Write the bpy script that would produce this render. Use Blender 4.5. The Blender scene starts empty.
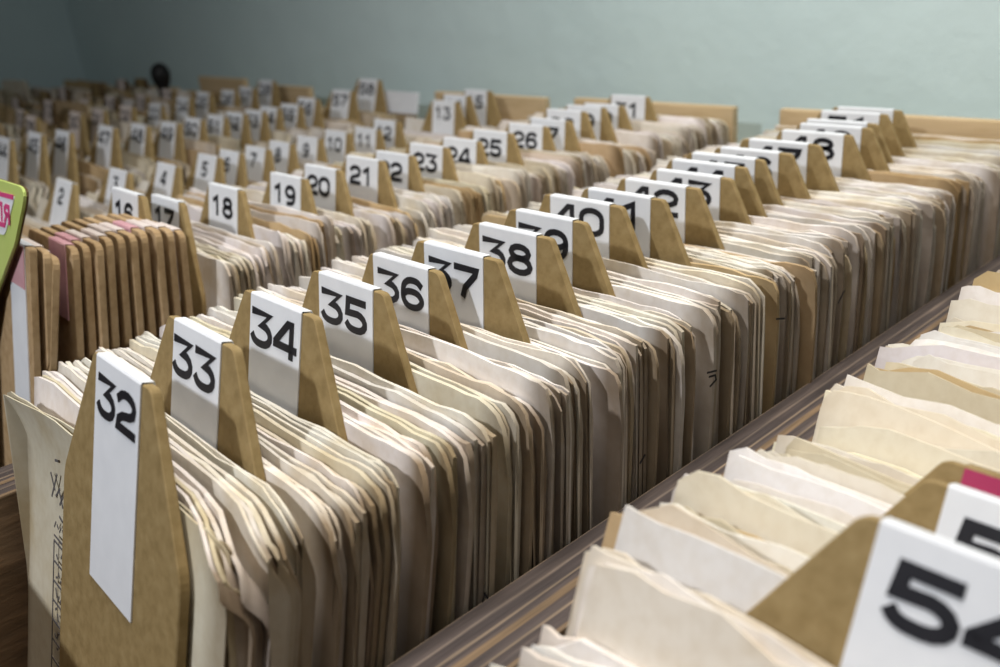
import bpy, math, random
import numpy as np

# ------------------------------------------------------------------ frame of reference
# "units": the camera sits 1 unit above the rails of the card trays; 1 unit = 0.15 m
U = 0.15
FLOOR_U = 1.095 / U                     # camera height above the floor in units
C = bpy.context.scene.collection
c0 = np.array([500.0, 333.5])
VL = np.array([-350.0, 45.0]); VR = np.array([1545.0, -112.0])   # vanishing points of wall and rows
F = math.sqrt(-(VL - c0) @ (VR - c0))


def _d(p):
    v = np.array([p[0] - c0[0], p[1] - c0[1], F]); return v / np.linalg.norm(v)


_X = -_d(VL); _Y = _d(VR); _Z = np.cross(_X, _Y)
M = np.array([_X, _Y, _Z])


def ray(p):
    return M @ np.array([(p[0] - c0[0]) / F, (p[1] - c0[1]) / F, 1.0])


def onx(p, x):
    r = ray(p); return r * (x / r[0])


def onplane(p, y0, th, z0=-.725):
    r = ray(p); k = math.tan(math.radians(th)); return r * ((y0 - z0 * k) / (r[1] - k * r[2]))


def W(x, y, z):
    return (x * U, y * U, (z + FLOOR_U) * U)


Vector_ = lambda p: W(*p)
rng = random.Random(11)
ZB = -1.62                              # inside bottom of the trays

# ------------------------------------------------------------------ materials


def mat(name, rough=.8, spec=.25):
    m = bpy.data.materials.new(name); m.use_nodes = True
    n = m.node_tree.nodes; b = n['Principled BSDF']
    b.inputs['Roughness'].default_value = rough
    b.inputs['Specular IOR Level'].default_value = spec
    return m, n, m.node_tree.links, b


def noise(n, l, scale, detail=4, coord='Object', stretch=(1, 1, 1), rough=.55):
    tc = n.new('ShaderNodeTexCoord'); mp = n.new('ShaderNodeMapping'); nz = n.new('ShaderNodeTexNoise')
    mp.inputs['Scale'].default_value = stretch
    nz.inputs['Scale'].default_value = scale; nz.inputs['Detail'].default_value = detail
    nz.inputs['Roughness'].default_value = rough
    l.new(tc.outputs[coord], mp.inputs[0]); l.new(mp.outputs[0], nz.inputs['Vector'])
    return nz


def ramp(n, l, fac, stops):
    r = n.new('ShaderNodeValToRGB')
    e = r.color_ramp.elements
    while len(e) < len(stops): e.new(.5)
    for el, (p, c) in zip(e, stops):
        el.position = p; el.color = (*c, 1)
    l.new(fac, r.inputs[0]); return r


def bump(n, l, b, h, strength, dist=.001):
    bp = n.new('ShaderNodeBump'); bp.inputs['Strength'].default_value = strength; bp.inputs['Distance'].default_value = dist
    l.new(h, bp.inputs['Height']); l.new(bp.outputs[0], b.inputs['Normal'])


def speckled(name, stops, scale, rough=.8, spec=.25, bstr=.2, stretch=(1, 1, 1), detail=5):
    m, n, l, b = mat(name, rough, spec)
    nz = noise(n, l, scale, detail, 'Object', stretch)
    r = ramp(n, l, nz.outputs[0], stops)
    l.new(r.outputs[0], b.inputs['Base Color'])
    if bstr: bump(n, l, b, nz.outputs[0], bstr, .0006)
    return m


def paper_material():
    m, n, l, b = mat('aged_paper', .88, .12)
    at = n.new('ShaderNodeAttribute'); at.attribute_name = 'tint'
    nz = noise(n, l, 34, 5)
    r = ramp(n, l, nz.outputs[0], [(.3, (.84, .77, .65)), (.47, (.96, .94, .91)), (.75, (1, 1, 1))])
    nf = noise(n, l, 300, 3, 'Object', (1, 1, .8))
    r2 = ramp(n, l, nf.outputs[0], [(.3, (.93, .91, .88)), (.6, (1, 1, 1))])
    mx = n.new('ShaderNodeMix'); mx.data_type = 'RGBA'; mx.blend_type = 'MULTIPLY'; mx.inputs[0].default_value = 1
    l.new(at.outputs['Color'], mx.inputs[6]); l.new(r.outputs[0], mx.inputs[7])
    mx2 = n.new('ShaderNodeMix'); mx2.data_type = 'RGBA'; mx2.blend_type = 'MULTIPLY'; mx2.inputs[0].default_value = 1
    l.new(mx.outputs[2], mx2.inputs[6]); l.new(r2.outputs[0], mx2.inputs[7])
    l.new(mx2.outputs[2], b.inputs['Base Color'])
    bump(n, l, b, nz.outputs[0], .35, .0015)
    return m


def plywood_material():
    # edge-on plywood: dark sheets with thin pale glue lines running along the rail
    m, n, l, b = mat('dark_plywood_edge', .55, .3)
    tc = n.new('ShaderNodeTexCoord'); sx = n.new('ShaderNodeSeparateXYZ'); l.new(tc.outputs['Object'], sx.inputs[0])
    nz = noise(n, l, 40, 4, 'Object', (6, .35, 6))
    ad = n.new('ShaderNodeMath'); ad.operation = 'MULTIPLY_ADD'; ad.inputs[1].default_value = .0016; l.new(nz.outputs[0], ad.inputs[0])
    l.new(sx.outputs[0], ad.inputs[2])
    mr = n.new('ShaderNodeMapRange'); mr.inputs['From Min'].default_value = -.075 * U + .0008; mr.inputs['From Max'].default_value = .075 * U + .0008
    l.new(ad.outputs[0], mr.inputs['Value'])
    dk = (.066, .053, .050); dk2 = (.10, .08, .073); lt = (.24, .185, .13); tan = (.21, .145, .085)
    st = [(0, lt), (.03, dk), (.19, dk2), (.215, (.20, .16, .13)), (.25, dk), (.38, dk), (.41, lt), (.44, dk), (.50, dk2), (.535, tan),
          (.60, tan), (.63, dk), (.74, dk2), (.765, lt), (.79, dk), (.93, dk2), (.955, tan)]
    r = ramp(n, l, mr.outputs[0], st)
    gr = noise(n, l, 260, 4, 'Object', (2.2, .12, 1))
    r2 = ramp(n, l, gr.outputs[0], [(.3, (.62, .60, .60)), (.6, (1.05, 1.0, .98)), (.78, (1.7, 1.6, 1.5))])
    mx = n.new('ShaderNodeMix'); mx.data_type = 'RGBA'; mx.blend_type = 'MULTIPLY'; mx.inputs[0].default_value = 1
    l.new(r.outputs[0], mx.inputs[6]); l.new(r2.outputs[0], mx.inputs[7])
    l.new(mx.outputs[2], b.inputs['Base Color'])
    bump(n, l, b, gr.outputs[0], .5, .0006)
    return m


def wall_material():
    m, n, l, b = mat('mint_plaster', .7, .25)
    nz = noise(n, l, 3.2, 4)
    r = ramp(n, l, nz.outputs[0], [(.3, (.59, .735, .745)), (.7, (.64, .775, .785))])
    l.new(r.outputs[0], b.inputs['Base Color'])
    nb = noise(n, l, 26, 6)
    bump(n, l, b, nb.outputs[0], .28, .006)
    return m


PAPER = paper_material()
PLY = plywood_material()
WALL = wall_material()
BOARD = speckled('tan_fibreboard', [(.3, (.245, .17, .07)), (.5, (.30, .212, .093)), (.72, (.35, .255, .12))], 240, .75, .25, .25)
BOARD_RED = speckled('thick_brown_board', [(.3, (.36, .235, .12)), (.5, (.45, .31, .17)), (.72, (.52, .37, .22))], 200, .8, .2, .3)
LABEL = speckled('white_label_paper', [(.3, (.74, .76, .80)), (.7, (.80, .82, .86))], 90, .6, .3, .05)
PINK = speckled('pink_tinted_label', [(.3, (.58, .30, .34)), (.7, (.68, .40, .43))], 90, .6, .3, .05)
PALE = speckled('pale_worn_label', [(.3, (.66, .56, .52)), (.7, (.78, .70, .66))], 90, .6, .3, .05)
INK = speckled('black_ink', [(.3, (.010, .010, .014)), (.7, (.018, .018, .024))], 90, .5, .3, 0)
PENCIL = speckled('faded_form_ink', [(.3, (.09, .085, .09)), (.7, (.14, .13, .13))], 300, .7, .2, 0)
WOOD = speckled('pale_plywood_face', [(.3, (.56, .41, .23)), (.5, (.62, .47, .28)), (.7, (.67, .51, .32))], 30, .65, .25, .1, (1, 1, 9))
BROWNWOOD = speckled('brown_stained_wood', [(.3, (.15, .085, .035)), (.7, (.25, .15, .07))], 26, .65, .25, .15, (6, .5, 6))
LIME = speckled('lime_green_plastic', [(.3, (.50, .62, .16)), (.7, (.58, .68, .22))], 40, .4, .4, 0)
MAGENTA = speckled('magenta_print', [(.3, (.62, .05, .20)), (.7, (.68, .08, .24))], 60, .5, .3, 0)
CRIMSON = speckled('crimson_tape', [(.3, (.36, .025, .09)), (.7, (.42, .04, .12))], 60, .5, .3, 0)
BLACK = speckled('matt_black_rubber', [(.3, (.006, .006, .007)), (.7, (.014, .013, .013))], 60, .5, .3, .1)
DARKB = speckled('dark_brown_board', [(.3, (.10, .065, .03)), (.7, (.17, .11, .055))], 120, .8, .2, .1)
GREY = speckled('grey_concrete', [(.3, (.25, .24, .23)), (.7, (.33, .32, .30))], 8, .8, .2, .1)
CEIL = speckled('white_ceiling_paint', [(.3, (.70, .70, .68)), (.7, (.74, .74, .72))], 8, .9, .1, .05)

# ------------------------------------------------------------------ object helpers


def link(name, verts, faces, material, parent=None, cols=None, smooth=False):
    me = bpy.data.meshes.new(name)
    me.from_pydata([tuple(v) for v in verts], [], [tuple(f) for f in faces])
    me.materials.append(material)
    if cols is not None:
        a = me.color_attributes.new('tint', 'FLOAT_COLOR', 'POINT')
        buf = np.ones((len(verts), 4), np.float32); buf[:, :3] = cols
        a.data.foreach_set('color', buf.ravel())
    if smooth:
        me.polygons.foreach_set('use_smooth', [True] * len(me.polygons))
    if cols is not None:
        me.polygons.foreach_set('use_smooth', [True] * len(me.polygons)); me.set_sharp_from_angle(angle=math.radians(48))
    me.update()
    o = bpy.data.objects.new(name, me); C.objects.link(o)
    if parent is not None: o.parent = parent
    return o


def tag(o, label=None, cat=None, group=None, kind=None):
    for k, v in (('label', label), ('category', cat), ('group', group), ('kind', kind)):
        if v: o[k] = v
    return o


def empty(name, loc, rot=(0, 0, 0)):
    o = bpy.data.objects.new(name, None); C.objects.link(o)
    o.location = loc; o.rotation_euler = rot; o.empty_display_size = .01
    return o


def prism(poly, y0, y1, bev=0.0):
    """Outline in x-z (list, counter-clockwise seen from -y) pushed from y0 to y1, front and back rims chamfered; units are scaled."""
    n = len(poly); P = np.array(poly, float)
    rings = []
    if bev:
        cen = P.mean(0)
        d = P - cen; ln = np.linalg.norm(d, axis=1)[:, None]
        Q = P - d / ln * bev
        rings = [(Q, y0), (P, y0 + bev), (P, y1 - bev), (Q, y1)]
    else:
        rings = [(P, y0), (P, y1)]
    v = [(p[0] * U, y * U, p[1] * U) for R, y in rings for p in R]
    f = [list(range(n)), [len(v) - 1 - i for i in range(n)]]
    for k in range(len(rings) - 1):
        for i in range(n):
            j = (i + 1) % n
            f.append([k * n + j, k * n + i, (k + 1) * n + i, (k + 1) * n + j])
    return v, f


def box(x0, x1, y0, y1, z0, z1, bev=.004, org=(0, 0, 0)):
    """bevelled box in scaled units relative to org (all in units)."""
    import bmesh
    bm = bmesh.new(); bmesh.ops.create_cube(bm, size=1)
    for v in bm.verts:
        v.co = ((x0 + (v.co.x + .5) * (x1 - x0) - org[0]) * U, (y0 + (v.co.y + .5) * (y1 - y0) - org[1]) * U, (z0 + (v.co.z + .5) * (z1 - z0) - org[2]) * U)
    if bev: bmesh.ops.bevel(bm, geom=list(bm.edges), offset=bev * U, segments=2, affect='EDGES', profile=.6)
    bm.verts.index_update()
    vs = [tuple(v.co) for v in bm.verts]; fs = [[v.index for v in f.verts] for f in bm.faces]
    bm.free(); return vs, fs


def round_poly(pts, radii, seg=4):
    out = []
    n = len(pts)
    for i in range(n):
        p = np.array(pts[i], float); a = np.array(pts[i - 1], float); b = np.array(pts[(i + 1) % n], float); r = radii[i]
        if r <= 0: out.append(tuple(p)); continue
        da = (a - p) / np.linalg.norm(a - p); db = (b - p) / np.linalg.norm(b - p)
        s = p + da * r; e = p + db * r
        for k in range(seg + 1):
            t = k / seg
            out.append(tuple((1 - t) ** 2 * s + 2 * t * (1 - t) * p + t * t * e))
    return out


# ------------------------------------------------------------------ lettering
_arc = lambda cx, cz, rx, rz, a0, a1, n=7: [(cx + rx * math.cos(math.radians(a0 + (a1 - a0) * i / n)), cz + rz * math.sin(math.radians(a0 + (a1 - a0) * i / n))) for i in range(n + 1)]
GLYPH = {
    '0': [(_arc(.5, .68, .46, .32, 0, 180, 8) + _arc(.5, .32, .46, .32, 180, 360, 8), True)],
    '1': [([(.15, .78), (.55, 1.0), (.55, 0)], False)],
    '2': [([(.04, .80)] + _arc(.5, .74, .44, .26, 155, 0, 6) + [(.90, .56), (.70, .45), (.30, .36), (.08, .22), (.04, 0), (.98, 0)], False)],
    '3': [([(.06, 1), (.92, 1), (.46, .60), (.66, .60)] + _arc(.56, .31, .40, .31, 62, -90, 6) + _arc(.40, .26, .36, .26, -90, -165, 4), False)],
    '4': [([(.80, 0), (.80, 1.0), (.62, 1.0), (.04, .34), (.04, .26), (1.0, .26)], False)],
    '5': [([(.92, 1), (.14, 1), (.10, .55), (.60, .58)] + _arc(.56, .29, .38, .29, 62, -90, 6) + _arc(.40, .24, .34, .24, -90, -160, 4), False)],
    '6': [([(.90, .86), (.74, 1), (.36, 1), (.10, .80), (.06, .50), (.06, .24), (.26, 0), (.70, 0), (.94, .20), (.94, .40), (.72, .58), (.30, .58), (.08, .42)], False)],
    '7': [([(.04, 1), (.95, 1), (.90, .82), (.46, .30), (.38, 0)], False)],
    '8': [(_arc(.5, .77, .38, .23, 0, 360, 12)[:-1], True), (_arc(.5, .28, .45, .28, 0, 360, 12)[:-1], True)],
    '9': [([(.92, .58), (.70, .42), (.30, .42), (.08, .58), (.08, .80), (.30, 1), (.70, 1), (.94, .80), (.94, .30), (.74, .02), (.20, 0)], False)],
    'R': [([(.90, 0), (.90, 1), (.35, 1), (.10, .85), (.10, .66), (.35, .5), (.90, .5)], False), ([(.50, .5), (.08, 0)], False)],
    'T': [([(.1, 0), (.1, 1), (.9, 1), (.9, 0)], False)],
}


def chaikin(p):
    q = [p[0]]
    for a, b in zip(p, p[1:]):
        q += [(.75 * a[0] + .25 * b[0], .75 * a[1] + .25 * b[1]), (.25 * a[0] + .75 * b[0], .25 * a[1] + .75 * b[1])]
    return q + [p[-1]]


for _g in '69':
    GLYPH[_g] = [(chaikin(chaikin(GLYPH[_g][0][0])), False)]


def stroke(pts, closed, hw):
    P = np.array(pts, float); n = len(P); L = []; R = []
    for i in range(n):
        a = P[i - 1] if (i > 0 or closed) else None; b = P[(i + 1) % n] if (i < n - 1 or closed) else None
        ds = []
        if a is not None: ds.append((P[i] - a) / (np.linalg.norm(P[i] - a) + 1e-9))
        if b is not None: ds.append((b - P[i]) / (np.linalg.norm(b - P[i]) + 1e-9))
        nn = [np.array([-d[1], d[0]]) for d in ds]
        if len(nn) == 2:
            m = nn[0] + nn[1]; ln = np.linalg.norm(m)
            if ln < .3: m = nn[0]; k = 1.0
            else: m = m / ln; k = min(1.6, 1 / max(.3, m @ nn[0]))
        else: m = nn[0]; k = 1.0
        p = P[i].copy()
        if not closed and i == 0: p = p - ds[0] * hw * .6
        if not closed and i == n - 1: p = p + ds[0] * hw * .6
        L.append(p + m * hw * k); R.append(p - m * hw * k)
    return L, R


def lettering(text, cw, ch, gap, hw, cx, ztop, y, depth=.0012):
    """flat inked characters standing on the plane y, centred on cx, tops at ztop"""
    v = []; f = []
    tot = len(text) * cw + (len(text) - 1) * gap
    x = cx - tot / 2
    for chx in text:
        for pts, closed in GLYPH[chx]:
            q = [(x + p[0] * cw, ztop - ch + p[1] * ch) for p in pts]
            L, R = stroke(q, closed, hw)
            n = len(L); o = len(v)
            for yy in (y, y - depth):
                v += [(p[0] * U, yy * U, p[1] * U) for p in L] + [(p[0] * U, yy * U, p[1] * U) for p in R]
            rg = range(n if closed else n - 1)
            for i in rg:
                j = (i + 1) % n
                a, b_, c_, d_ = o + i, o + j, o + n + j, o + n + i
                k = 2 * n
                f += [[a + k, d_ + k, c_ + k, b_ + k], [a, b_, c_, d_], [a, a + k, b_ + k, b_], [d_, c_, c_ + k, d_ + k]]
            if not closed:
                f += [[o, o + n, o + 3 * n, o + 2 * n], [o + n - 1, o + 3 * n - 1, o + 4 * n - 1, o + 2 * n - 1]]
        x += cw + gap
    return v, f


# ------------------------------------------------------------------ dividers
TH = .018


def make_divider(number, xc, ytop, ztop, lean, label, lw=.20, group=None, thick=TH, board=BOARD, labmat=LABEL, long_label=.42,
                 drop=0, topmat=None, digit=.061, hw=.0075, cwf=1.24, wear=0, name='divider', cat='divider', half=.13, rz=0.0, invert=False, margin=0, slope=.52):
    """origin at the foot of the board, front face = -y, leans back by `lean` degrees"""
    t = math.tan(math.radians(lean))
    h = (ztop - ZB) / math.cos(math.radians(lean))
    yb = ytop - (ztop - ZB) * t
    e = empty(name, W(xc, yb, ZB + .004), (-math.radians(lean), 0, rz))
    tag(e, label, cat, group)
    r = random.Random(f'{number} {xc:.2f} {ytop:.3f}')
    tl = half - .004 + r.uniform(-.008, .006); tr = half + .006 + r.uniform(-.006, .008)
    sl = slope; dz = .27
    pts = [(-tl - sl * dz, 0), (tr + sl * dz, 0), (tr + sl * dz, h - dz), (tr, h), (-tl, h), (-tl - sl * dz, h - dz)]
    if invert:
        pts = [(-tl + .13, 0), (tr - .13, 0), (tr - .13, h - .42), (tr, h - .30), (tr, h), (-tl, h), (-tl, h - .30), (-tl + .13, h - .42)]
    poly = round_poly(pts, [0, 0, .01, .012, .03, .03, .012, .01] if invert else [0, 0, .025, .006 + r.uniform(0, .008), .006 + r.uniform(0, .008), .025])
    v, f = prism(poly, 0, thick, .0022)
    link('board', v, f, board, e)
    # label: strip on the front face folded over the top edge
    hw_ = lw / 2; lt = .003; lb = h - long_label; top = h + lt
    prof = [(-lt, lb), (-lt, h - .001), (-lt + .002, top), (thick + lt - .002, top), (thick + lt, h - .001), (thick + lt, h - .035), (thick + .0004, h - .035),
            (thick + .0004, h + .0002), (-.0004, h + .0002), (-.0004, lb)]
    n = len(prof); dx = drop
    v = [((dx - hw_) * U, y * U, z * U) for y, z in prof] + [((dx + hw_) * U, y * U, z * U) for y, z in prof]
    f = [[i, (i + 1) % n, n + (i + 1) % n, n + i] for i in range(n)]
    for a, b_, c_, d_ in ((0, 1, 8, 9), (1, 2, 7, 8), (2, 3, 6, 7) if False else (2, 3, 7, 8), (3, 4, 5, 6), (3, 6, 7, 7)):
        q = []
        for k in (a, b_, c_, d_):
            if k not in q: q.append(k)
        f.append(q[::-1]); f.append([k + n for k in q])
    lab = link('label', v, f, labmat, e)
    if topmat is not None:
        v, f = prism([(dx - hw_, h - .11), (dx + hw_, h - .11), (dx + hw_, h - .002), (dx - hw_, h - .002)], -lt - .0016, -lt - .0002)
        o = link('colour_tab', v, f, topmat, lab)
    if number:
        cw = digit * cwf if len(number) > 1 else digit * .85
        v, f = lettering(number, cw, digit, digit * .24, hw, dx - .003 + r.uniform(-.004, .004), h - (margin or .033) - r.uniform(0, .004), -lt - .0003)
        nb = link('number', v, f, INK, lab)
    return e


# ------------------------------------------------------------------ cards
WHITE = np.array([.84, .81, .785]); CREAM = np.array([.77, .715, .615]); TAN = np.array([.57, .43, .255]); OLD = np.array([.67, .595, .475])
GRIME_SHADE = np.array([.19, .125, .06])
A_COL = np.concatenate([[0, .012, .035, .07], np.linspace(.12, .84, 10), [.88, .915, .945, .97, .988, 1]])
B_COL = np.array([0, .3, .6, .78, .85, .885, .91, .932, .952, .97, .985, 1.0])
A_LOW = np.array([0, .04, .2, .4, .6, .8, .96, 1.0]); B_LOW = np.array([0, .6, .85, 1.0])


def smooth01(t):
    t = np.clip(t, 0, 1); return t * t * (3 - 2 * t)


def slow(y, k):
    return (math.sin(y * 9.1 + k) + .7 * math.sin(y * 21.7 + 2.3 * k) + .2 * math.sin(y * 37.0 + 1.1 * k)) / 1.9


def pick_tint(r, wts):
    s = r.random() * sum(wts)
    for w, c in zip(wts, (WHITE, CREAM, TAN, OLD)):
        s -= w
        if s <= 0: break
    return c * r.uniform(.88, 1.06) * np.array([1, r.uniform(.97, 1.02), r.uniform(.92, 1.05)])


def folded_card(row, y0, gaps, r, low=False, extra=None):
    """one record card: sheets joined by folds; returns verts (units, relative to its foot), faces, colours"""
    A = A_LOW if low else A_COL; B = B_LOW if low else B_COL
    na, nb = len(A), len(B)
    th = math.radians(row['lean'](y0)); sn, cs = math.sin(th), math.cos(th)
    h0 = (row['top'](y0) - ZB) / cs
    jz = row.get('jz', .012); jx = row.get('jx', .018)
    hb = h0 + r.gauss(0, jz) * .8; xlb = row['xl'] + r.gauss(0, jx) * .6; xrb = row['xr'] + r.gauss(0, jx) * .7
    xc = (row['xl'] + row['xr']) / 2
    fold_right = r.random() < row.get('fr', .3)
    side = []; Pts = []; Cols = []
    yy = 0.0
    base_t = pick_tint(r, row['tints'])
    tilt = r.gauss(0, row.get('tilt', .006))
    T = []
    for k, g in enumerate(gaps):
        xl = xlb + r.gauss(0, jx) * .5; xr = xrb + r.gauss(0, jx) * .5
        h = hb + r.gauss(0, jz) * .55
        if k and r.random() < .6: tint = pick_tint(r, row['tints'])
        else: tint = base_t * r.uniform(.94, 1.04)
        rl, rr = r.uniform(.008, .045), r.uniform(.012, row.get('rc', .07))
        x = xl + A * (xr - xl)
        dl = np.clip(rl - (x - xl), 0, rl); dr = np.clip(rr - (xr - x), 0, rr)
        ht = h + tilt * (A - .5) * 2 - (rl - np.sqrt(np.maximum(rl * rl - dl * dl, 0))) - (rr - np.sqrt(np.maximum(rr * rr - dr * dr, 0)))
        ph = r.uniform(0, 6.28)
        ragg = row.get('rag', .0035)
        ht = ht + ragg * (np.sin(A * 17 + ph) * .6 + np.sin(A * 41 + ph * 2.1) * .5) + np.array([r.gauss(0, ragg * .5) for _ in A])
        yp = y0 + yy
        AA, BB = np.meshgrid(A, B, indexing='ij')
        X = np.repeat(x[:, None], nb, 1); Z = BB * ht[:, None]
        wv = row.get('wave', .010)
        N = BB ** 2.5 * wv * (np.sin(AA * 5.0 + 2.2 * slow(yp, 1.3) + 1) + .6 * np.sin(AA * 11 + 2.5 * slow(yp, 4.1)))
        N0, X0 = N.copy(), X.copy()
        cu = row['curl'](yp) * (1 + row.get('cv', .2) * r.uniform(-1, 1)) + r.gauss(0, row.get('jc', .005))
        ac = .90 + .03 * slow(yp, 2.2) - .16 * row.get('near', 0) * float(np.clip((.58 - yp) / .18, 0, 1))
        s = smooth01((AA - ac) / (1.02 - ac)) * smooth01((BB - .885) / .135)
        N = N - cu * s; Z = Z - abs(cu) * .75 * s ** 1.4; X = X - abs(cu) * .25 * s
        cl = row.get('curl_l', lambda y: .0)(yp) + r.gauss(0, .001)
        s2 = smooth01((.16 - AA) / .18) * smooth01((BB - .82) / .2)
        N = N - cl * s2; Z = Z - abs(cl) * .6 * s2
        if extra is not None: X, N, Z = extra(AA, BB, X, N, Z)
        # rims browned by handling; right-hand band also darkened to paint that side's shade
        rim_dark = np.maximum(smooth01((AA - .915) / .06), smooth01((.02 - AA) / .02)) * row.get('grime_shade', .62) * (.75 + .25 * math.sin(ph * 3))
        col = tint[None, None, :] * (1 - rim_dark[..., None]) + GRIME_SHADE[None, None, :] * rim_dark[..., None]
        t = g * row.get('fill', .70)
        flip = (k % 2 == 1) ^ fold_right          # path direction: even sheets run to the fold side
        o = slice(None, None, 1 if flip else -1)
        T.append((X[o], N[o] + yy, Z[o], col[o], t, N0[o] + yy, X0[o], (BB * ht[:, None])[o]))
        yy += g
    # serpentine path through the sheets
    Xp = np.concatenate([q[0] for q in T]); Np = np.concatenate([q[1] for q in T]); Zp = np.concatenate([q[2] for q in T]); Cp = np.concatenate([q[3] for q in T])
    tp = np.concatenate([[q[4]] * na for q in T])
    # bulge the fold outward a little
    for k in range(len(T) - 1):
        i = (k + 1) * na
        sg = np.sign(Xp[i - 1, 0] - Xp[i - 4, 0])
        gapk = (Np[i] - Np[i - 1])
        # the fold itself sits below the rounded corners
        Xp[i - 1] = (T[k][6][-1] + T[k + 1][6][0]) / 2 + sg * .001; Xp[i] = Xp[i - 1]
        Np[i - 1] = T[k][5][-1]; Np[i] = T[k + 1][5][0]
        zz = (T[k][7][-1] + T[k + 1][7][0]) / 2 * .5
        Zp[i - 1] = zz; Zp[i] = zz
    m = len(Xp)
    dX = np.gradient(Xp, axis=0); dN = np.gradient(Np, axis=0)
    ln = np.sqrt(dX ** 2 + dN ** 2) + 1e-9
    nx = -dN / ln; ny = dX / ln
    half = (tp / 2)[:, None]
    V = []
    for sgn in (-1, 1):
        x = Xp + sgn * nx * half; n = Np + sgn * ny * half; z = Zp
        Y = z * sn + n * cs; ZZ = z * cs - n * sn
        V.append(np.stack([x - xc, Y, np.maximum(ZZ, 0.0)], -1).reshape(-1, 3))
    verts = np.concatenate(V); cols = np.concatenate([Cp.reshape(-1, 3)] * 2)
    K = m * nb
    i, j = np.meshgrid(np.arange(m - 1), np.arange(nb - 1), indexing='ij')
    a = (i * nb + j).ravel(); b_ = a + 1; c_ = a + nb + 1; d_ = a + nb
    faces = [np.stack([a, b_, c_, d_], 1), np.stack([a + K, d_ + K, c_ + K, b_ + K], 1)]
    ii = np.arange(m - 1)
    for jj, rev in ((0, False), (nb - 1, True)):
        p = ii * nb + jj; q = p + nb
        Fq = np.stack([p, q, q + K, p + K], 1); faces.append(Fq[:, ::-1] if rev else Fq)
    jj = np.arange(nb - 1)
    for i0, rev in ((0, True), (m - 1, False)):
        p = i0 * nb + jj; q = p + 1
        Fq = np.stack([p, q, q + K, p + K], 1); faces.append(Fq[:, ::-1] if rev else Fq)
    yb = y0 - (row['top'](y0) - ZB) * math.tan(th)
    return verts, np.concatenate(faces), cols, yb, xc


def fill_row(row, y_start, y_end, blocked, r, pitch, leaves=(2, 2, 2, 3)):
    sp = lambda y: 1.13 / math.cos(math.radians(row['lean'](y)))
    """positions (y, gaps) along a row at the height of the card tops, leaving slots for dividers"""
    out = []; y = y_start
    blk = sorted(blocked)
    while y < y_end:
        gaps = [pitch(y) * r.uniform(.75, 1.3) for _ in range(r.choice(leaves))]
        d = sum(gaps) * sp(y)
        hit = [(a, b) for a, b in blk if a < y + d and b > y]
        if hit:
            a, b = hit[0]
            if a - y > .45 * d:
                k = (a - y - .001) / d; gaps = [g * k for g in gaps]; out.append((y, gaps))
            y = b + .001
            continue
        out.append((y, gaps)); y += d
        if r.random() < .06: y += .006
    return out


def lerp(pts):
    xs = [p[0] for p in pts]; ys = [p[1] for p in pts]
    return lambda y: float(np.interp(y, xs, ys))


_ones = ['', 'one', 'two', 'three', 'four', 'five', 'six', 'seven', 'eight', 'nine', 'ten', 'eleven', 'twelve', 'thirteen', 'fourteen', 'fifteen', 'sixteen', 'seventeen', 'eighteen', 'nineteen']


def spell(n):
    if n < 20: return _ones[n]
    t = ['', '', 'twenty', 'thirty', 'forty', 'fifty'][n // 10]
    return t + ('-' + _ones[n % 10] if n % 10 else '')


# ------------------------------------------------------------------ row definitions
PITCH = 1.235
XM = -1.44                               # centre line of the dividers of the middle row
XB, XA, XZ, XY, XX, XW, XV = [XM - PITCH * k for k in range(1, 8)]
XD = XM + PITCH
lean_c = lerp([(.3, 16), (.5, 15), (.68, 13.5), (.87, 9), (1.1, 6), (1.4, 4.5), (1.9, 1.5), (2.4, 0), (3.5, 0)])
lean_b = lerp([(.5, 13), (1.0, 12), (1.4, 11.5), (1.8, 10.5), (2.5, 8), (3.5, 5)])
lean_a = lerp([(.5, 25), (1.6, 22), (2.4, 14), (3.5, 8)])
lean_d = lerp([(.3, 24), (.8, 23), (1.2, 22), (2.4, 18)])

top_c = lerp([(.3, -.722), (.6, -.722), (.9, -.712), (1.1, -.70), (3.5, -.705)])
ROW_C = dict(xl=-2.03, xr=-.988, lean=lean_c, top=lambda y: top_c(y) + .008 * slow(y, .4), tints=(.70, .20, .03, .07), jz=.008, jx=.012, fr=.25, rc=.075,
             curl=lerp([(.3, .07), (.40, .055), (.52, .018), (.8, .010), (1.1, .012), (1.5, .006), (2.2, .010), (3.5, .010)]), curl_l=lambda y: .003, wave=.0025, fill=.80, jc=.0008, cv=.06, grime_shade=.86, near=1)
ROW_B = dict(xl=-3.26, xr=-2.245, lean=lean_b, top=lambda y: -.695 + .015 * slow(y, 2.4), tints=(.62, .20, .07, .11), jz=.014, jx=.020, fr=.3, rc=.09,
             curl=lambda y: .018 + .006 * slow(y, 3.3), wave=.003, fill=.78, jc=.0015, cv=.08, grime_shade=.8)
ROW_A = dict(xl=-4.49, xr=-3.47, lean=lean_a, top=lambda y: -.805 + .022 * slow(y, 1.4), tints=(.50, .28, .10, .12), jz=.025, jx=.02, rc=.06,
             curl=lambda y: .03 + .03 * slow(y, 3.0), wave=.005, fill=.62, grime_shade=.45)
top_d = lerp([(.56, -.80), (.64, -.752), (.665, -.705), (.82, -.705), (1.0, -.732), (2.5, -.742)])
ROW_D = dict(xl=-.655, xr=.285, lean=lean_d, top=lambda y: top_d(y) + .010 * slow(y, 1.9), tints=(.40, .28, .19, .13), jz=.014, jx=.026, fr=.5, rc=.04, tilt=.012,
             curl=lambda y: .01, curl_l=lambda y: .012 + .010 * slow(y, 5.2), wave=.004, fill=.68, rag=.008, grime_shade=.25, jc=.001, cv=.08)

blocked = {'B': [], 'C': [], 'D': [], 'A': [], 'Z': [], 'Y': [], 'X': [], 'W': [], 'V': []}


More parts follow.
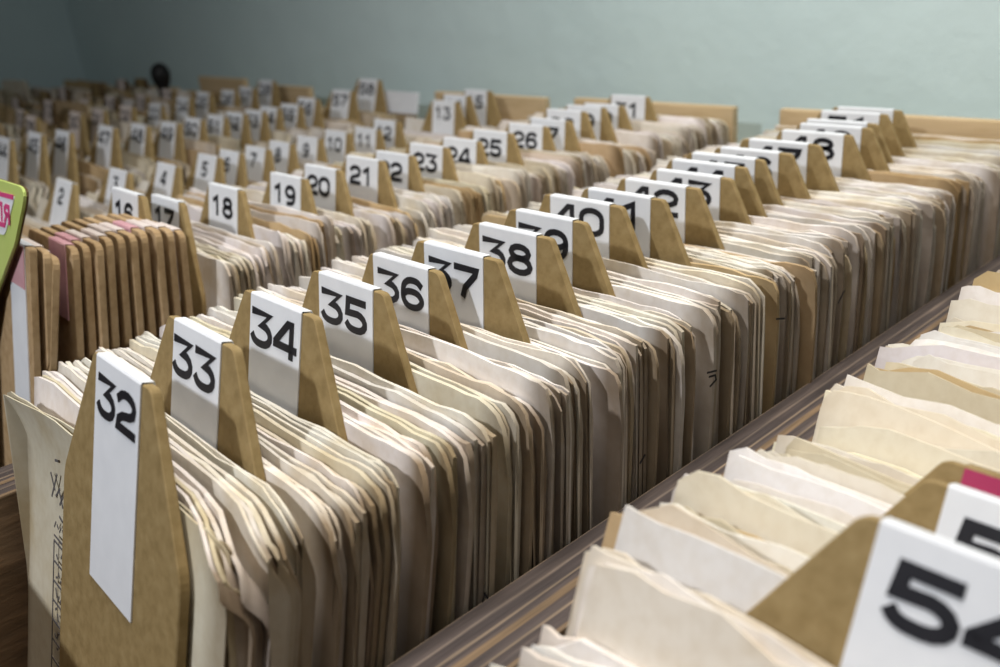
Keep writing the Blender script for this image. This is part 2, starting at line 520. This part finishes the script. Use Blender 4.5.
def y_at(ytop, ztop, lean, zref=-.725):
    return ytop - (ztop - zref) * math.tan(math.radians(lean))


# ------------------------------------------------------------------ middle row dividers (32 to 52)
PX_C = {32: ((99, 354), (143, 389), .360), 33: ((177, 317), (222, 350), .507), 34: ((253, 294), (303, 316), .67), 35: ((320, 273), (374, 294), .873),
        36: ((374, 254), (429, 274), 1.04), 37: ((425, 242), (484, 262), 1.125), 38: ((480, 222), (537, 242), 1.307), 39: ((517, 210), (573, 225), 1.434),
        40: ((551, 197), (610, 207), 1.62), 41: ((589, 189), (651, 202), 1.71), 42: ((626, 180), (686, 190), 1.91), 43: ((657, 172), (721, 179), 2.09),
        44: ((673, 161), (735, 169), 2.18), 45: ((692, 154), (756, 162), 2.28), 46: ((721, 149), (779, 155), 2.41), 47: ((749.5, 141), (808, 146), 2.53),
        48: ((782.5, 131.6), (844, 137), 2.76), 49: ((800.5, 125.6), (862, 129.5), 2.87), 50: ((806.5, 121), (868, 125), 2.97),
        51: ((821.5, 113), (880, 115.4), 3.14), 52: ((838, 109), (893.5, 111.5), 3.30)}
DIV_C = []
for n, (pl, pr, y0) in PX_C.items():
    th = lean_c(y0)
    L = onplane(pl, y0, th); R = onplane(pr, y0, th)
    lw = min(.222, max(.19, R[0] - L[0]))
    zt = (L[2] + R[2]) / 2; yt = (L[1] + R[1]) / 2
    where = 'at the near end' if n == 32 else 'in the middle row'
    make_divider(str(n), (L[0] + R[0]) / 2, yt, zt, th, f'tan fibreboard divider with white label numbered {n} ({spell(n)}) {where}', lw=lw, margin=.031 if n < 40 else .018)
    DIV_C.append((y0, n)); blocked['C'].append((y0 - .004, y0 + TH + .006))

# second row dividers (16 to 31)
PX_B = {16: ((111, 190), (140, 196)), 17: ((150, 197), (181, 203)), 18: ((210, 186), (237, 190)), 19: ((269, 174), (303, 180)), 20: ((306, 167), (335, 170)),
        21: ((348, 158), (377, 161)), 22: ((379, 153), (406, 156)), 23: ((411, 145), (442, 148)), 24: ((446, 139), (474, 142)), 25: ((475, 131), (506, 134)),
        26: ((509, 124), (543, 128)), 27: ((535, 119), (561, 122)), 28: ((548, 110), (580, 113)), 29: ((568, 106), (600, 109)), 30: ((585, 104), (618, 107)),
        31: ((611, 96), (646, 98))}
DIV_B = []
for n, (pl, pr) in PX_B.items():
    mid = ((pl[0] + pr[0]) / 2, (pl[1] + pr[1]) / 2)
    P = onx(mid, XB + (.04 if n == 27 else 0)); th = lean_b(P[1]); y0 = y_at(P[1], P[2], th)
    make_divider(str(n), P[0], P[1], P[2], th, f'tan divider with white label numbered {n} ({spell(n)}) in the second row, behind the middle row', lw=.20, digit=.056, cwf=1.12, hw=.0072, half=.114)
    DIV_B.append((y0, n)); blocked['B'].append((y0 - .004, y0 + TH + .006))

# third row dividers (2 to 15)
PX_A = {2: (65, 182), 3: (119, 171), 4: (167, 165), 5: (208, 156), 6: (230, 152), 7: (256, 148), 8: (280, 143), 9: (308, 138), 10: (336, 132), 11: (366, 129),
        12: (385, 121), 13: (444, 102), 14: (455, 96), 15: (476, 91)}
for n, p in PX_A.items():
    P = onx(p, XA); th = lean_a(P[1]); y0 = y_at(P[1], P[2], th)
    make_divider(str(n), P[0], P[1], P[2], th, f'tan divider with small white label numbered {n} ({spell(n)}) in the third row', lw=.19, digit=.058, cwf=1.0, hw=.0068, half=.114)
    blocked['A'].append((y0 - .022, y0 + TH + .022))

ORD = ['first', 'second', 'third', 'fourth', 'fifth', 'sixth', 'seventh', 'eighth', 'ninth', 'tenth', 'eleventh', 'twelfth', 'thirteenth', 'fourteenth', 'fifteenth']
PX_Z = [(4, 139), (35, 134), (63, 132), (106, 127), (139, 125), (169, 123), (193, 119), (216, 116), (235, 113), (254, 111), (269, 108), (290, 105), (307, 99), (342, 91), (369, 80)]
for k, p in enumerate(PX_Z):
    P = onx(p, XZ); th = 18; y0 = y_at(P[1], P[2], th)
    make_divider(str(44 + k), P[0], P[1], P[2], th, f'small blurred white-labelled divider, {ORD[k]} from near end, one row beyond numbers 2 to 15', lw=.21, digit=.062, hw=.0075)
    blocked['Z'].append((y0 - .022, y0 + TH + .022))
PX_Y = [(31, 117), (75, 113), (98, 110), (126, 107), (155, 105), (183, 98), (203, 93), (228, 91), (246, 88), (266, 81)]
for k, p in enumerate(PX_Y):
    P = onx(p, XY); th = 16; y0 = y_at(P[1], P[2], th)
    make_divider(str(29 + k), P[0], P[1], P[2], th, f'tiny blurred pale-labelled divider, {ORD[k]} from near end, two rows beyond numbers 2 to 15', lw=.20, labmat=LABEL if k > 3 else PALE, digit=.065, hw=.0075)
    blocked['Y'].append((y0 - .022, y0 + TH + .022))
PX_X = [(20, 110), (48, 101), (84, 100), (110, 97), (141, 95), (167, 90)]
for k, p in enumerate(PX_X):
    P = onx(p, XX); th = 14; y0 = y_at(P[1], P[2], th)
    make_divider(str(12 + k), P[0], P[1], P[2], th, f'tiny blurred dull divider, {ORD[k]} from near end, three rows beyond numbers 2 to 15', lw=.19, labmat=PALE, board=DARKB if k in (1, 3) else BOARD, digit=.08)
    blocked['X'].append((y0 - .022, y0 + TH + .022))
PX_W = [(15, 99), (44, 92), (62, 88), (96, 84), (121, 80), (140, 79)]
for k, p in enumerate(PX_W):
    P = onx(p, XW); th = 10; y0 = y_at(P[1], P[2], th)
    make_divider('', P[0], P[1], P[2], th, f'tiny dark divider, {ORD[k]} from near end, four rows beyond numbers 2 to 15', lw=.16, labmat=BOARD if k % 2 else PALE, board=DARKB)
    blocked['W'].append((y0 - .022, y0 + TH + .022))

# right row dividers
for n, pl, yy, lab, kw in ((54, (881.4, 524), .80, 'large near tan divider with white label numbered 54 in the right row', {}),
                           (55, (949, 489), 1.0, 'tan divider directly behind number 54, its white label partly hidden', {}),
                           (0, (966, 469), 1.12, 'tan divider with crimson strip across its front, behind two white labels of the right row', dict(topmat=CRIMSON, labmat=BOARD)),
                           (1, (1010, 438), 1.40, 'tan divider of the right row showing only its sloping shoulder at the picture edge', {})):
    r_ = ray(pl); P = r_ * (yy / r_[1]); th = lean_d(P[1]); y0 = y_at(P[1], P[2], th)
    make_divider(str(n) if n > 1 else '', P[0] + .105, P[1], P[2], th, lab, lw=.21, digit=.057, cwf=1.2, hw=.0085, slope=.60, half=.135, margin=.036, **kw)
    blocked['D'].append((y0 - .004, y0 + TH + .008))

# stack of blank boards standing in front of number 16
PS = [(29, 250), (43, 253), (52, 259), (72, 250), (84, 248), (95, 245), (106, 241), (119, 239), (130, 237), (142, 234), (154, 232), (167, 232), (180, 234)]
XR = -2.335
for k, p in enumerate(PS):
    P = onx(p, XR); yt, zt = P[1], P[2]
    if k == 0: y_lime = yt
    lean = 13 - 6 * k / 12 + (4 if k == 2 else rng.uniform(-.4, .4))
    first = k == 0
    make_divider('', XR - .19 + rng.uniform(-.006, .006), yt, zt, lean,
                 'thick brown board with long white strip under a pink tab, frontmost of the tight stack' if first else 'thick brown blank board in the tight stack between the lime card and divider 16',
                 lw=.13, group=None if first else 'blank boards stacked in front of number 16', thick=.019, board=BOARD_RED, drop=.095 if first else rng.uniform(.03, .09),
                 labmat=LABEL if first else (PINK if k in (3, 4, 9) else PALE), topmat=PINK if first else None, half=.185, invert=not first, slope=0 if first else .52,
                 long_label=.55 if first else .2, name='blank_board', cat='board')
blocked['B'].append((.3, .93))

# lime framed card behind the first board of that stack
lean = 14; cl = math.cos(math.radians(lean)); y_ref = y_lime - (onx(PS[0], XR)[2] + .725) * math.tan(math.radians(13)) - .03
xc_l = -2.6


def on_card(p):
    q = onplane(p, y_ref, lean); return (q[0] - xc_l, (q[2] - ZB) / cl)


e = empty('index_card', W(xc_l, y_ref - (-.725 - ZB) * math.tan(math.radians(lean)), ZB + .004), (-math.radians(lean), 0, 0))
tag(e, 'lime green framed card with white panel and magenta lettering, before the brown boards', 'card')
a_, b1, c1, d1 = [on_card(p) for p in ((0, 181), (24, 188.5), (15, 245), (-4, 295))]
top_l = (a_[0] - .35, a_[1] + (a_[1] - b1[1]) / (a_[0] - b1[0]) * -.35)
out = [(d1[0] - .30, 0), (d1[0] - .10, 0), (d1[0] - .10, d1[1] - .16), d1, c1, (b1[0] + .02, b1[1]), top_l]
pf_ = round_poly(out, [.01, .01, .02, .01, .02, .06, .05], 6)
v, f = prism(pf_, 0, .007, .002)
link('frame', v, f, LIME, e)
v, f = prism(pf_, .0072, .012, .001)
link('backing', v, f, DARKB, e)
v, f = prism(round_poly([on_card(p) for p in ((-14, 231), (6, 237), (16, 198), (-14, 189))], [.01, .02, .02, .01]), -.002, -.0002)
pan = link('panel', v, f, LABEL, e)
for q in (((-13, 193.5), (14.6, 201.5), (15.3, 196.7), (-13, 189.5)), ((-13, 223), (6.6, 229.3), (7.6, 224.8), (-13, 218.5))):
    v, f = prism([on_card(p) for p in q], -.0036, -.0022)
    link('printed_bar', v, f, MAGENTA, pan)
q = on_card((1, 204))
v, f = lettering('TRTR', .045, .040, .018, .006, q[0] - .03, q[1] - .002, -.0022)
link('lettering', v, f, MAGENTA, pan)

# ------------------------------------------------------------------ record cards, one object each in the three near rows
n_cards = 0


def add_card(row, y0, gaps, r, label, group, extra=None):
    global n_cards
    v, f, cols, yb, xc = folded_card(row, y0, gaps, r, extra=extra)
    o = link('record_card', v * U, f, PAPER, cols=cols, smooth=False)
    o.location = W(xc, yb, ZB + .003)
    tag(o, label, 'card', group)
    n_cards += 1
    return o


rc = random.Random(5)
DIV_C.sort(); DIV_B.sort()


def section(div, y):
    prev = None; nxt = None
    for yd, n in div:
        if yd <= y: prev = n
        elif nxt is None: nxt = n
    return prev, nxt


def pitch_c(y): return .0092 + .0018 * (slow(y, 7) + .3)


def first_curl(AA, BB, X, N, Z):
    s = smooth01((.8 - AA) / .9) * np.clip((BB - .80) / .2, 0, 1) ** 2
    N = N - .055 * s; Z = Z - .012 * s; X = X - .015 * s * (1 - AA)
    return X, N, Z


# the front sheet with the printed form, leaning behind divider 32
y_first = .352
o = folded_card(dict(ROW_C, tints=(0, 1, 0, 0), jx=.002, jz=.002, xl=-2.0, xr=-1.06, top=lambda y: -.742, curl=lambda y: .0, fill=.4), .383, [.008, .008], random.Random(3), extra=first_curl)
v, f, cols, yb, xc = o
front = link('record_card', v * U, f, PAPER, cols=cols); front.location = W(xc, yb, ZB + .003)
tag(front, 'cream card with printed table and curled top edge, first card behind divider 32', 'card')
th = math.radians(lean_c(.383)); 
pv = []; pf = []


def bar(x0, z0, x1, z1, w=.0022):
    """a printed line on the front face; x in row units, z measured up the sheet"""
    d = np.array([x1 - x0, z1 - z0]); d = d / np.linalg.norm(d); nrm = np.array([-d[1], d[0]]) * w
    o_ = len(pv)
    for (x, z) in ((x0 + nrm[0], z0 + nrm[1]), (x1 + nrm[0], z1 + nrm[1]), (x1 - nrm[0], z1 - nrm[1]), (x0 - nrm[0], z0 - nrm[1])):
        for off in (-.0105, -.0115):
            n_ = off + (z / .93) ** 2.5 * 0
            pv.append(((x - xc) * U, (z * math.sin(th) + n_ * math.cos(th)) * U, (z * math.cos(th) - n_ * math.sin(th)) * U))
    a = [o_, o_ + 2, o_ + 4, o_ + 6]; b_ = [k + 1 for k in a]
    pf.append(b_[::-1]); pf.append(a)
    for k in range(4):
        q = (k + 1) % 4; pf.append([a[k], b_[k], b_[q], a[q]])


zt_ = .62
for x in (-1.80, -1.735, -1.655): bar(x, zt_, x, .05)
for k in range(12):
    bar(-1.80, zt_ - .045 * k, -1.20, zt_ - .045 * k)
bar(-1.80, zt_ + .012, -1.20, zt_ + .012)
rr = random.Random(9)
for k in range(10):
    for cxx in (-1.795, -1.725, -1.665):
        x = cxx + .012
        for q in range(3):
            z1 = zt_ - .045 * k - .008; z0 = zt_ - .045 * k - .036
            if rr.random() < .85: bar(x + q * .014, rr.uniform(z0, z1), x + q * .014 + .009, rr.uniform(z0, z1), .0024)
for k in range(7): bar(-1.80 + k * .016, zt_ + .03 + .012 * (k % 2), -1.79 + k * .016, zt_ + .045 - .01 * (k % 2), .002)
for (x0, z0, x1, z1) in ((-1.83, .76, -1.80, .73), (-1.82, .71, -1.79, .77), (-1.795, .72, -1.77, .745), (-1.775, .74, -1.75, .71), (-1.77, .71, -1.735, .755), (-1.74, .73, -1.71, .73),
                         (-1.805, .795, -1.785, .80), (-1.77, .685, -1.75, .68)):
    bar(x0, z0, x1, z1, .0026)
link('printed_form', pv, pf, PENCIL, front)
n_cards += 1

for y, gaps in fill_row(ROW_C, .405, 3.46, blocked['C'], rc, pitch_c, (2, 3, 3, 3, 4)):
    a, b_ = section(DIV_C, y)
    lab = f'worn folded record card filed between dividers {spell(a)} and {spell(b_)} of the middle row' if b_ else f'worn folded record card behind divider {spell(a)}, against the end board of the middle row'
    grp = f'record cards behind divider {a}'
    add_card(ROW_C, y, gaps, rc, lab, grp)


def pitch_d(y): return .0112 + .0035 * slow(y, 3)


dv = sorted(b[0] for b in blocked['D'])
for y, gaps in fill_row(ROW_D, .575, 2.75, blocked['D'], rc, pitch_d, (2, 3, 4, 3)):
    if y < dv[0]: lab, grp = 'crumpled worn record card in the right row, in front of divider 54', 'record cards in front of divider 54'
    elif y < dv[-1]: lab, grp = 'crumpled worn record card in the right row, between its three dividers', 'record cards between the right dividers'
    else: lab, grp = 'crumpled worn record card in the right row, beyond its three dividers', 'record cards beyond the right dividers'
    add_card(dict(ROW_D, tints=(.85, .15, 0, 0), curl_l=lambda q: .03) if y < .655 else dict(ROW_D, tints=(0, .15, .85, 0)) if y < .675 else ROW_D, y, gaps, rc, lab, grp)


def pitch_b(y): return .0115 + .0025 * slow(y, 1)


for y, gaps in fill_row(ROW_B, 1.0, 3.46, blocked['B'], rc, pitch_b, (2, 3, 3, 4)):
    a, b_ = section(DIV_B, y)
    lab = f'worn blurred record card filed between dividers {spell(a)} and {spell(b_)} of the second row' if b_ else f'worn blurred record card filed behind divider {spell(a)} of the second row'
    add_card(ROW_B, y, gaps, rc, lab, f'record cards behind divider {a}')

# all the other cards, in the far rows
sv = []; sf = []; sc = []; off = 0


def far_row(key, xc, y0, y1, top, lean, pitch, tints, jz):
    global off
    row = dict(ROW_A, xl=xc - .575, xr=xc + .445, top=lambda y: top + .02 * slow(y, xc), lean=lean if callable(lean) else (lambda y: lean), tints=tints, jz=jz)
    for y, gaps in fill_row(row, y0, y1, blocked[key], rc, lambda y: pitch, (2, 2, 3)):
        v, f, cols, yb, xcc = folded_card(row, y, gaps, rc, low=True)
        v = v + np.array([xcc, yb, ZB + .003 + FLOOR_U])
        sv.append(v * U); sf.append(f + off); sc.append(cols); off += len(v)


far_row('A', XA, .62, 3.46, -.825, lean_a, .018, (.34, .34, .16, .16), .022)
far_row('Z', XZ, .80, 3.46, -.815, 18, .022, (.30, .32, .2, .18), .026)
far_row('Y', XY, 1.0, 3.46, -.80, 16, .026, (.22, .3, .26, .22), .030)
far_row('X', XX, 1.3, 3.46, -.78, 14, .03, (.12, .25, .36, .27), .035)
far_row('W', XW, 1.7, 3.46, -.76, 10, .034, (.05, .18, .42, .35), .04)
far_row('V', XV, 2.2, 3.46, -.74, 10, .034, (.05, .18, .42, .35), .04)
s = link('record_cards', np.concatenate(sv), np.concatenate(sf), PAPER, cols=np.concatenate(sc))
tag(s, 'hundreds of blurred record cards filling the far rows on the left', 'cards', None, 'stuff')

# small pen marks on card edges of the middle row
CARDS = [o for o in C.objects if o.name.startswith('record_card') and o.get('group', '').startswith('record cards behind divider') and abs(o.location.x - W(-1.509, 0, 0)[0]) < .002]
MARKS = [((707, 388), [[(0, 1), (.9, .8)], [(.2, .65), (.8, .55), (.9, .2), (.3, 0)]], .036), ((640, 463), [[(0, 0), (.5, .4)]], .03), ((478, 618), [[(0, 0), (.5, 1), (.9, 0)], [(.2, .35), (.8, .3)]], .04),
         ((838, 303), [[(0, 0), (.8, .7)]], .035), ((776, 326), [[(0, .5), (1, .2)]], .035)]
for p, strokes, size in MARKS:
    q = onx(p, -.966)
    loc = W(*q)
    best = min(CARDS, key=lambda o: abs(o.location.y / U + (q[2] - ZB) * math.tan(math.radians(lean_c(q[1]))) - q[1]))
    mv = []; mf = []
    for st in strokes:
        L, R = stroke([(x_ * size, z_ * size) for x_, z_ in st], False, .0022)
        o0 = len(mv); n = len(L)
        for xx in (0, .0012):
            mv += [Vector_((q[0] + xx, q[1] + t[0], q[2] + t[1])) for t in L] + [Vector_((q[0] + xx, q[1] + t[0], q[2] + t[1])) for t in R]
        for i in range(n - 1):
            a = [o0 + i, o0 + i + 1, o0 + n + i + 1, o0 + n + i]
            mf += [a, [k + 2 * n for k in a][::-1]]
    bl = best.location
    mk = link('pen_mark', [(v[0] - bl.x, v[1] - bl.y, v[2] - bl.z) for v in mv], mf, INK, best)

# ------------------------------------------------------------------ trays
YF, YE = .0, 3.56
names = ['the right row and the middle row', 'the middle row and the second row', 'the second row and the third row', 'the third row and the fourth row',
         'the fourth row and the fifth row', 'the fifth row and the sixth row', 'the sixth row and the seventh row', 'the seventh row and the row along the left wall']
for k, nm in enumerate(names):
    xa = -.967 - PITCH * k; xb = xa + .152; xm = (xa + xb) / 2
    v, f = box(xa, xb, -.9, YE + .04, ZB, -1.0, .004, (xm, YE / 2, ZB))
    o = link('partition_rail', v, f, PLY); o.location = W(xm, YE / 2, ZB)
    o['label'] = f'long dark striped plywood rail between {nm}'; o['category'] = 'rail'
ends = [(-.98, -2.05, -.635, 'the middle row, numbered 32 to 52'), (-2.285, -3.27, -.640, 'the second row, numbered 16 to 31'), (-3.49, -4.46, -.650, 'the third row, numbered 2 to 15'),
        (-4.72, -5.72, -.78, 'the fourth row'), (-5.98, -6.62, -.675, 'the fifth row'), (-7.0, -7.86, -.640, 'the sixth row'), (-8.4, -9.2, -.76, 'the seventh row')]
for xr, xl, zt, nm in ends:
    xm = (xr + xl) / 2
    v, f = box(xl, xr, YE - .045, YE, ZB, zt, .006, (xm, YE, ZB))
    o = link('end_board', v, f, WOOD); o.location = W(xm, YE, ZB)
    tag(o, f'pale plywood end board standing against the wall behind {nm}', 'board')
for k, nm in enumerate(('the right row', 'the middle row', 'the second row')):
    xl = -.80 - PITCH * k; xr = xl + 1.06
    v, f = box(xl, xr, -.02, .035, ZB, -.95, .006, ((xl + xr) / 2, 0, ZB))
    o = link('front_board', v, f, BROWNWOOD); o.location = W((xl + xr) / 2, 0, ZB)
    tag(o, f'brown wooden front board closing {nm} of trays', 'board')
# base board of the trays and the counter under it
v, f = box(-11.6, .45, -.9, 3.62, ZB - .06, ZB, .004, (-5.5, 1.4, ZB - .06))
o = link('tray_base', v, f, BROWNWOOD); o.location = W(-5.5, 1.4, ZB - .06)
tag(o, 'brown wooden base board lying under all rows of cards', 'board')
v, f = box(-11.6, .8, -.95, 3.70, -FLOOR_U, ZB - .06, .01, (-5.4, 1.4, -FLOOR_U))
o = link('counter', v, f, BROWNWOOD); o.location = W(-5.4, 1.4, -FLOOR_U)
tag(o, 'brown wooden counter carrying the trays of cards', 'counter')

# ------------------------------------------------------------------ small odd things at the back
# white card lying askew at the far end of the fourth row
P0 = onx((385, 94), -5.05); P1 = onx((416, 96), -4.80)
cx_, cy_, cz_ = (P0 + P1) / 2
v, f = prism(round_poly([(-.27, 0), (.27, 0), (.27, .14), (-.27, .14)], [.005, .005, .012, .012]), 0, .02, .002)
o = link('blank_card', v, f, LABEL); o.location = W(-4.93, 3.50, -.80); o.rotation_euler = (-.25, 0, 0)
tag(o, 'blank white card standing wide at the far end of the fourth row, near the wall', 'card')
# black knob
import bmesh
bm = bmesh.new()
prof = [(0.0, 0), (.055, 0), (.06, .02), (.05, .06), (.045, .28), (.05, .32), (.07, .36), (.082, .41), (.078, .46), (.056, .50), (.025, .52), (0, .522)]
rings = []
for rad, z in prof:
    if rad == 0: rings.append([bm.verts.new((0, 0, z * U))])
    else: rings.append([bm.verts.new((rad * U * math.cos(a * math.tau / 20), rad * U * math.sin(a * math.tau / 20), z * U)) for a in range(20)])
for a, b_ in zip(rings, rings[1:]):
    for i in range(20):
        j = (i + 1) % 20
        q = [a[i % len(a)], a[j % len(a)], b_[j % len(b_)], b_[i % len(b_)]]
        q = list(dict.fromkeys(q))
        if len(q) > 2: bm.faces.new(q)
bmesh.ops.recalc_face_normals(bm, faces=list(bm.faces))
bm.verts.index_update()
v = [tuple(p.co) for p in bm.verts]; f = [[q.index for q in t.verts] for t in bm.faces]; bm.free()
K = onx((158, 63), -7.75)
o = link('stamp_knob', v, f, BLACK, smooth=True); o.location = W(K[0], K[1], K[2] - .522)
tag(o, 'small round black knob sticking up above the far rows near the wall corner', 'knob')

# ------------------------------------------------------------------ room
WY = 3.80; WX = -11.75


def struct(name, x0, x1, y0, y1, z0, z1, m):
    v, f = box(x0, x1, y0, y1, z0, z1, 0, (0, 0, -FLOOR_U))
    o = link(name, v, f, m); o['kind'] = 'structure'; return o


struct('wall_back', WX - .7, 9, WY, WY + .7, -FLOOR_U, 10.6, WALL)
struct('wall_left', WX - .7, WX, -12, WY, -FLOOR_U, 10.6, WALL)
struct('floor', WX - .7, 9, -12, WY + .7, -FLOOR_U - .5, -FLOOR_U, GREY)
struct('ceiling', WX - .7, 9, -12, WY + .7, 10.6, 11.0, CEIL)

# ------------------------------------------------------------------ light


def lamp(name, kind, loc, target, power, color, size):
    d = bpy.data.lights.new(name, kind); d.energy = power; d.color = color
    if kind == 'AREA': d.shape = 'DISK'; d.size = size * U
    else: d.shadow_soft_size = size * U
    o = bpy.data.objects.new(name, d); C.objects.link(o)
    o.location = W(*loc)
    from mathutils import Vector
    v = Vector(W(*target)) - Vector(o.location)
    o.rotation_euler = v.to_track_quat('-Z', 'Y').to_euler()
    return o


lamp('desk_lamp', 'AREA', (-1.7, -3.15, 2.7), (-1.5, 1.2, -.7), 3.6, (.93, .955, 1.0), .35)
lamp('fill_light', 'AREA', (-1.1, 1.25, 4.2), (-.9, 2.1, -.7), 4.1, (1.0, .95, .88), 2.6).data.spread = math.radians(128)  # added soft fill, not a real fixture: lifts card tops and grades the wall
w = bpy.data.worlds.new('world'); bpy.context.scene.world = w; w.use_nodes = True
w.node_tree.nodes['Background'].inputs[0].default_value = (.95, .84, .68, 1)
w.node_tree.nodes['Background'].inputs[1].default_value = .03

# ------------------------------------------------------------------ camera
cam = bpy.data.cameras.new('camera'); co = bpy.data.objects.new('camera', cam); C.objects.link(co)
from mathutils import Matrix
Rm = np.stack([M[:, 0], -M[:, 1], -M[:, 2]], 1)
mt = Matrix(Rm.tolist()).to_4x4(); mt.translation = W(0, 0, 0)
co.matrix_world = mt
cam.sensor_width = 36; cam.sensor_fit = 'HORIZONTAL'; cam.lens = F / 1000 * 36
cam.clip_start = .005; cam.clip_end = 50
cam.dof.use_dof = True; cam.dof.focus_distance = 1.78 * U
cam.dof.aperture_fstop = (cam.lens / 1000) / (.017 * U)
bpy.context.scene.camera = co
vs = bpy.context.scene.view_settings
vs.view_transform = 'Standard'; vs.look = 'None'; vs.gamma = 1; vs.use_curve_mapping = False; vs.exposure = -.12
print('cards', n_cards, 'stuff verts', off)
